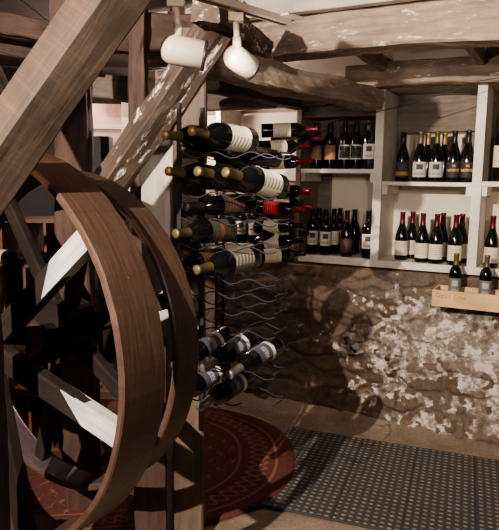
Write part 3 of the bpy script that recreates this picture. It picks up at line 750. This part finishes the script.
ch = mth(nt, 'MAXIMUM', mth(nt, 'LESS_THAN', mth(nt, 'ABSOLUTE', mth(nt, 'SUBTRACT', mth(nt, 'SUBTRACT', r_, .865), chain)), .008), mth(nt, 'LESS_THAN', mth(nt, 'ABSOLUTE', mth(nt, 'ADD', mth(nt, 'SUBTRACT', r_, .865), chain)), .008))
bord = mth(nt, 'MAXIMUM', mth(nt, 'MAXIMUM', ringline(.79, .006), ringline(.93, .006)), ch)
inn = mth(nt, 'MULTIPLY', line, mth(nt, 'LESS_THAN', r_, .78))
allp = mth(nt, 'MAXIMUM', bord, inn)
n3 = noisetex(nt, mapping(nt, (1, 1, 1)), 90, 3, .6); n4 = noisetex(nt, mapping(nt, (1, 1, 1)), 3, 3, .6)
red = ramp(nt, n3, [(.3, (.085, .026, .022)), (.7, (.14, .048, .040))])
col = mixc(nt, mth(nt, 'MULTIPLY', allp, .42), red, (.36, .20, .13))
nt.links.new(col, b.inputs['Base Color']); bump(nt, b, n3, .4, .003); M['rug'] = m
bm = bmesh.new(); lay = bm.verts.layers.float.new('rr'); NA, NR = 128, 30; A_, B_, E_ = 1.42, .80, 2.5
ctr = bm.verts.new((0, 0, .016)); ctr[lay] = 0; prev = None
def se(a, q): 
    c_, s_ = math.cos(a), math.sin(a); return Vector((A_*q*math.copysign(abs(c_)**(2/E_), c_), B_*q*math.copysign(abs(s_)**(2/E_), s_), 0))
for j in range(1, NR+1):
    q = j/NR; ring = []
    for i in range(NA):
        p = se(2*math.pi*i/NA, q); p.z = .016+.0015*noise.noise(p*4)
        v_ = bm.verts.new(p); v_[lay] = q; ring.append(v_)
    for i in range(NA):
        if prev is None: bm.faces.new((ctr, ring[i], ring[(i+1) % NA]))
        else: bm.faces.new((prev[i], ring[i], ring[(i+1) % NA], prev[(i+1) % NA]))
    prev = ring
low = [bm.verts.new((v_.co.x*1.004, v_.co.y*1.004, .001)) for v_ in prev]
for v_ in low: v_[lay] = 1
for i in range(NA): bm.faces.new((prev[i], low[i], low[(i+1) % NA], prev[(i+1) % NA]))
tag(obj('rug', bm, M['rug'], None, Matrix.Translation((-1.16, 3.10, 0)), True), 'large round-cornered dark red rug with pale trellis pattern under the racks and wheel', 'rug')

# ================================================================ TRACK LIGHT
T0 = at(175, -12, 1.62); T1 = at(287, 22, 2.02)
tr = empty('track_rail', 'white lighting track rail under the ceiling', 'lighting track', loc=T0)
X = (T1-T0); ln = X.length; X.normalize(); Z = Vector((0, 0, 1)); Z = (Z-X*Z.dot(X)).normalized(); Yv = Z.cross(X)
rot = Matrix((X, Yv, Z)).transposed().to_4x4(); tr.matrix_world = Matrix.Translation(T0) @ rot
part('rail', (-.45, ln, -.018, .018, -.010, .010), M['lamp_white'], .002, tr)
part('end_plate', (ln-.06, ln+.03, -.045, .045, .006, .014), M['lamp_white'], .002, tr)
part('groove', (-.44, ln-.01, -.006, .006, -.012, -.0095), M['lamp_in'], .0005, tr)
def lamp(neck_px, top_px, Y, back_px, axis, rad, length, label, gr):
    top = at(top_px[0], top_px[1], Y); nk = at(neck_px[0], neck_px[1], Y)
    la = empty('spotlight', label, 'spotlight', loc=top)
    inv = Matrix.Translation(-top)
    bm = box_bm(-.022, .022, -.018, .018, -.014, .022, None, .004); obj('adapter', bm, M['lamp_white'], la, I4)
    bm = bmesh.new(); tube(bm, [Vector((0, 0, -.01)), nk-top], .009, 12); tube(bm, [(nk-top)+Vector((0, 0, .02)), (nk-top)+Vector((0, 0, -.008))], .013, 12); obj('stem', bm, M['lamp_white'], la, I4, True)
    bc = at(back_px[0], back_px[1], Y)-top; ax_ = Vector(axis).normalized()
    q = ax_.to_track_quat('Z', 'Y').to_matrix().to_4x4(); mw = Matrix.Translation(bc) @ q
    prof = [(0, 0)]+[(rad*math.sin(t*math.pi/2/8), rad*.9*(1-math.cos(t*math.pi/2/8))) for t in range(1, 9)]+[(rad, length-.002), (rad-.003, length), (rad-.003, length*.8)]
    obj('lamp_head', lathe(prof, 36), M['lamp_white'], la, mw, True)
    o = obj('rim', lathe([(rad-.004, length-.006), (rad+.0012, length-.006), (rad+.0012, length+.003), (rad-.004, length+.003)], 36), M['lamp_in'], la, mw, True); o['label'] = 'dark front rim'
    obj('reflector', lathe([(0, length*.78), (rad-.004, length*.80)], 36), M['lamp_in'], la, mw)
    return top+bc+ax_*(length+.02), ax_
l1, a1 = lamp((178, 33), (176, 2), 1.62, (160, 47), (.93, .10, -.15), .0375, .118, 'white bullet spotlight hanging left, seen side-on', 0)
l2, a2 = lamp((237, 44), (236, 17), 1.85, (227, 51), (.62, .50, -.36), .037, .10, 'white bullet spotlight hanging right, with a glaring highlight', 0)

# cord strung across the front of the shelves
pts = [at(297, 122, 3.5), at(330, 121, 3.46), at(368, 114, 3.42), at(410, 104, 3.35), at(450, 92, 3.28), at(480, 81, 3.2), at(520, 74, 3.1)]
bm = bmesh.new(); fine = []
for i in range(len(pts)-1):
    for k in range(6): fine.append(pts[i].lerp(pts[i+1], k/6))
tube(bm, fine+[pts[-1]], .0022, 6); tag(obj('cord', bm, M['cord'], None, None, True), 'thin dark cord strung across the front of the shelves', 'cord')

# ================================================================ LEFT BACKGROUND
rk = empty('wooden_wine_rack', 'reddish pine pigeonhole wine rack in the dark behind the wheel', 'wine rack', loc=at(-40, 330, 3.1))
o0 = at(-40, 330, 3.1); rk.matrix_world = Matrix.Translation((o0.x, 3.1, 0))
for i in range(6): part('divider', (i*.115, i*.115+.015, 0, .30, .018, 1.28), M['rack_pine'], .002, rk)
for i, h in enumerate((.02, .33, .65, 1.03, 1.265)): part('shelf_board', (0, .59, -.004, .30, h, h+.018), M['rack_pine'], .002, rk)
p = lambda px, py, Y: at(px, py, Y)
for tp, bs, hh, lb, tx_ in (((17, 236), (45, 254), 1.087, 'orange', 'bottle with cream and orange label lying in the pine rack behind the wheel'),
                      ((-14, 252), (13, 260), 1.087, 'cream', 'cream-labelled bottle lying in the pine rack at the left edge'),
                      ((-22, 214), (8, 222), 1.322, 'cream', 'pale-labelled bottle lying on top of the pine rack at the left edge')):
    Bp = at(bs[0], bs[1], 3.02); T = at(tp[0], tp[1], 3.27); Bp.z = T.z = hh; z = (T-Bp).normalized()
    cdir = (EYE-Bp).normalized(); ny = (cdir-z*cdir.dot(z)).normalized(); ny = Matrix.Rotation(math.radians(10), 3, z) @ ny; x = (-ny).cross(z)
    mw = Matrix((x, -ny, z)).transposed().to_4x4(); mw.translation = Bp
    bottle(mw, 'bordeaux', 'cap_black', lb, tx_, 'bottles on the pine rack', 200)
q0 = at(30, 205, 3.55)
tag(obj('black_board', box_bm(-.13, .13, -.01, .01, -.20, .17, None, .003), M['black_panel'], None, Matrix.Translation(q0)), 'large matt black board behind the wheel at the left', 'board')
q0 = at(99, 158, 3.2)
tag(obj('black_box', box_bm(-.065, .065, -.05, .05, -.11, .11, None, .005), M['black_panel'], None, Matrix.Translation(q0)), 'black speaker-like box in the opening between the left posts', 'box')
# lit opening beyond the posts
cab = empty('pale_partition', 'pale lit board partition seen between the dark posts', 'partition', loc=(0, 0, 0))
a0, b0 = at(80, 140, 4.2), at(136, 200, 4.2)
part('board_panel', (a0.x, b0.x, 4.2, 4.22, 1.12, 2.0), M['plaster_pink'], .002, cab)
part('board_edge', (a0.x, b0.x, 4.17, 4.20, 1.83, 1.86), M['board_white'], .002, cab)
part('post', (b0.x-.075, b0.x-.015, 4.12, 4.19, 0, 2.1), M['plaster_panel'], .002, cab)
tbl = at(116, 240, 3.6)
tb = empty('side_table', 'dark side table in the gloom behind the wheel rims', 'table', loc=(tbl.x, 3.6, 0))
part('tabletop', (-.35, .25, -.2, .2, 1.07, 1.10), M['post_dark'], .003, tb)
for x in (-.32, .19):
    for y in (-.17, .14): part('leg', (x, x+.035, y, y+.035, .018, 1.07), M['post_dark'], .002, tb)
for i, (px, cp) in enumerate(((106, 'cap_black'), (117, 'cap_red'), (127, 'cap_black'))):
    q = at(px, 250, 3.6)
    bottle(Matrix.Translation((q.x, 3.58, 1.1005)), 'bordeaux', cp, 'cream', ('dark-capped bottle left of the red-capped one on the side table', 'red-capped bottle glimpsed between the two wheel rims', 'dark-capped bottle right of the red-capped one on the side table')[i], 'bottles on the side table')

# ================================================================ LIGHT
W = bpy.data.worlds.new('world'); bpy.context.scene.world = W; W.use_nodes = True
W.node_tree.nodes['Background'].inputs[0].default_value = (.9, .72, .62, 1); W.node_tree.nodes['Background'].inputs[1].default_value = .03
def light(name, kind, loc, energy, col, size=.05, target=None, angle=60, blend=.4):
    d = bpy.data.lights.new(name, kind); d.energy = energy; d.color = col
    if kind == 'AREA': d.size = size
    else: d.shadow_soft_size = size
    if kind == 'SPOT': d.spot_size = math.radians(angle); d.spot_blend = blend
    o = bpy.data.objects.new(name, d); C.objects.link(o); o.location = loc
    if target is not None: o.rotation_euler = (Vector(target)-Vector(loc)).to_track_quat('-Z', 'Y').to_euler()
    return o
WARM = (1, .85, .72)
light('key_spot', 'SPOT', (-1.05, -.15, 2.15), 540, WARM, .015, (.5, 3.2, 1.25), 88, .4)
light('lamp_left_bulb', 'SPOT', l1, 18, WARM, .025, l1+Vector((1.0, .95, -.15)), 100, .6)
light('lamp_right_bulb', 'SPOT', l2, 13, WARM, .03, wl(.45, 0, .9), 95, .6)
light('ceiling_fill', 'SPOT', (.3, -.3, 1.85), 75, WARM, .05, (.3, 3.0, 2.35), 75, .7)  # unseen spot added to brighten the ceiling beams
light('front_fill', 'POINT', (.5, -.2, 1.9), 8, WARM, .3)
light('niche_fill', 'POINT', wl(-1.45, .15, 1.95), 22, (1, .82, .72), .05)  # unseen lamp added to brighten the niche wall
light('back_fill', 'POINT', (-1.15, 3.95, 2.0), 8, (1, .75, .65), .05)  # unseen fill lamp added at the back, left of the racks
light('left_room_fill', 'POINT', (-2.0, 2.6, 2.1), 5, (1, .75, .65), .1)  # unseen fill lamp added to lift the dark left background
light('left_side_fill', 'SPOT', (-1.7, .9, 2.1), 95, (1, .60, .42), .03, (-.4, 1.3, 1.9), 60, .5)  # unseen spot added to brighten the foreground diagonal's upper left face
sc = bpy.context.scene
sc.view_settings.view_transform = 'AgX'; sc.view_settings.look = 'AgX - Medium High Contrast'; sc.view_settings.exposure = .22
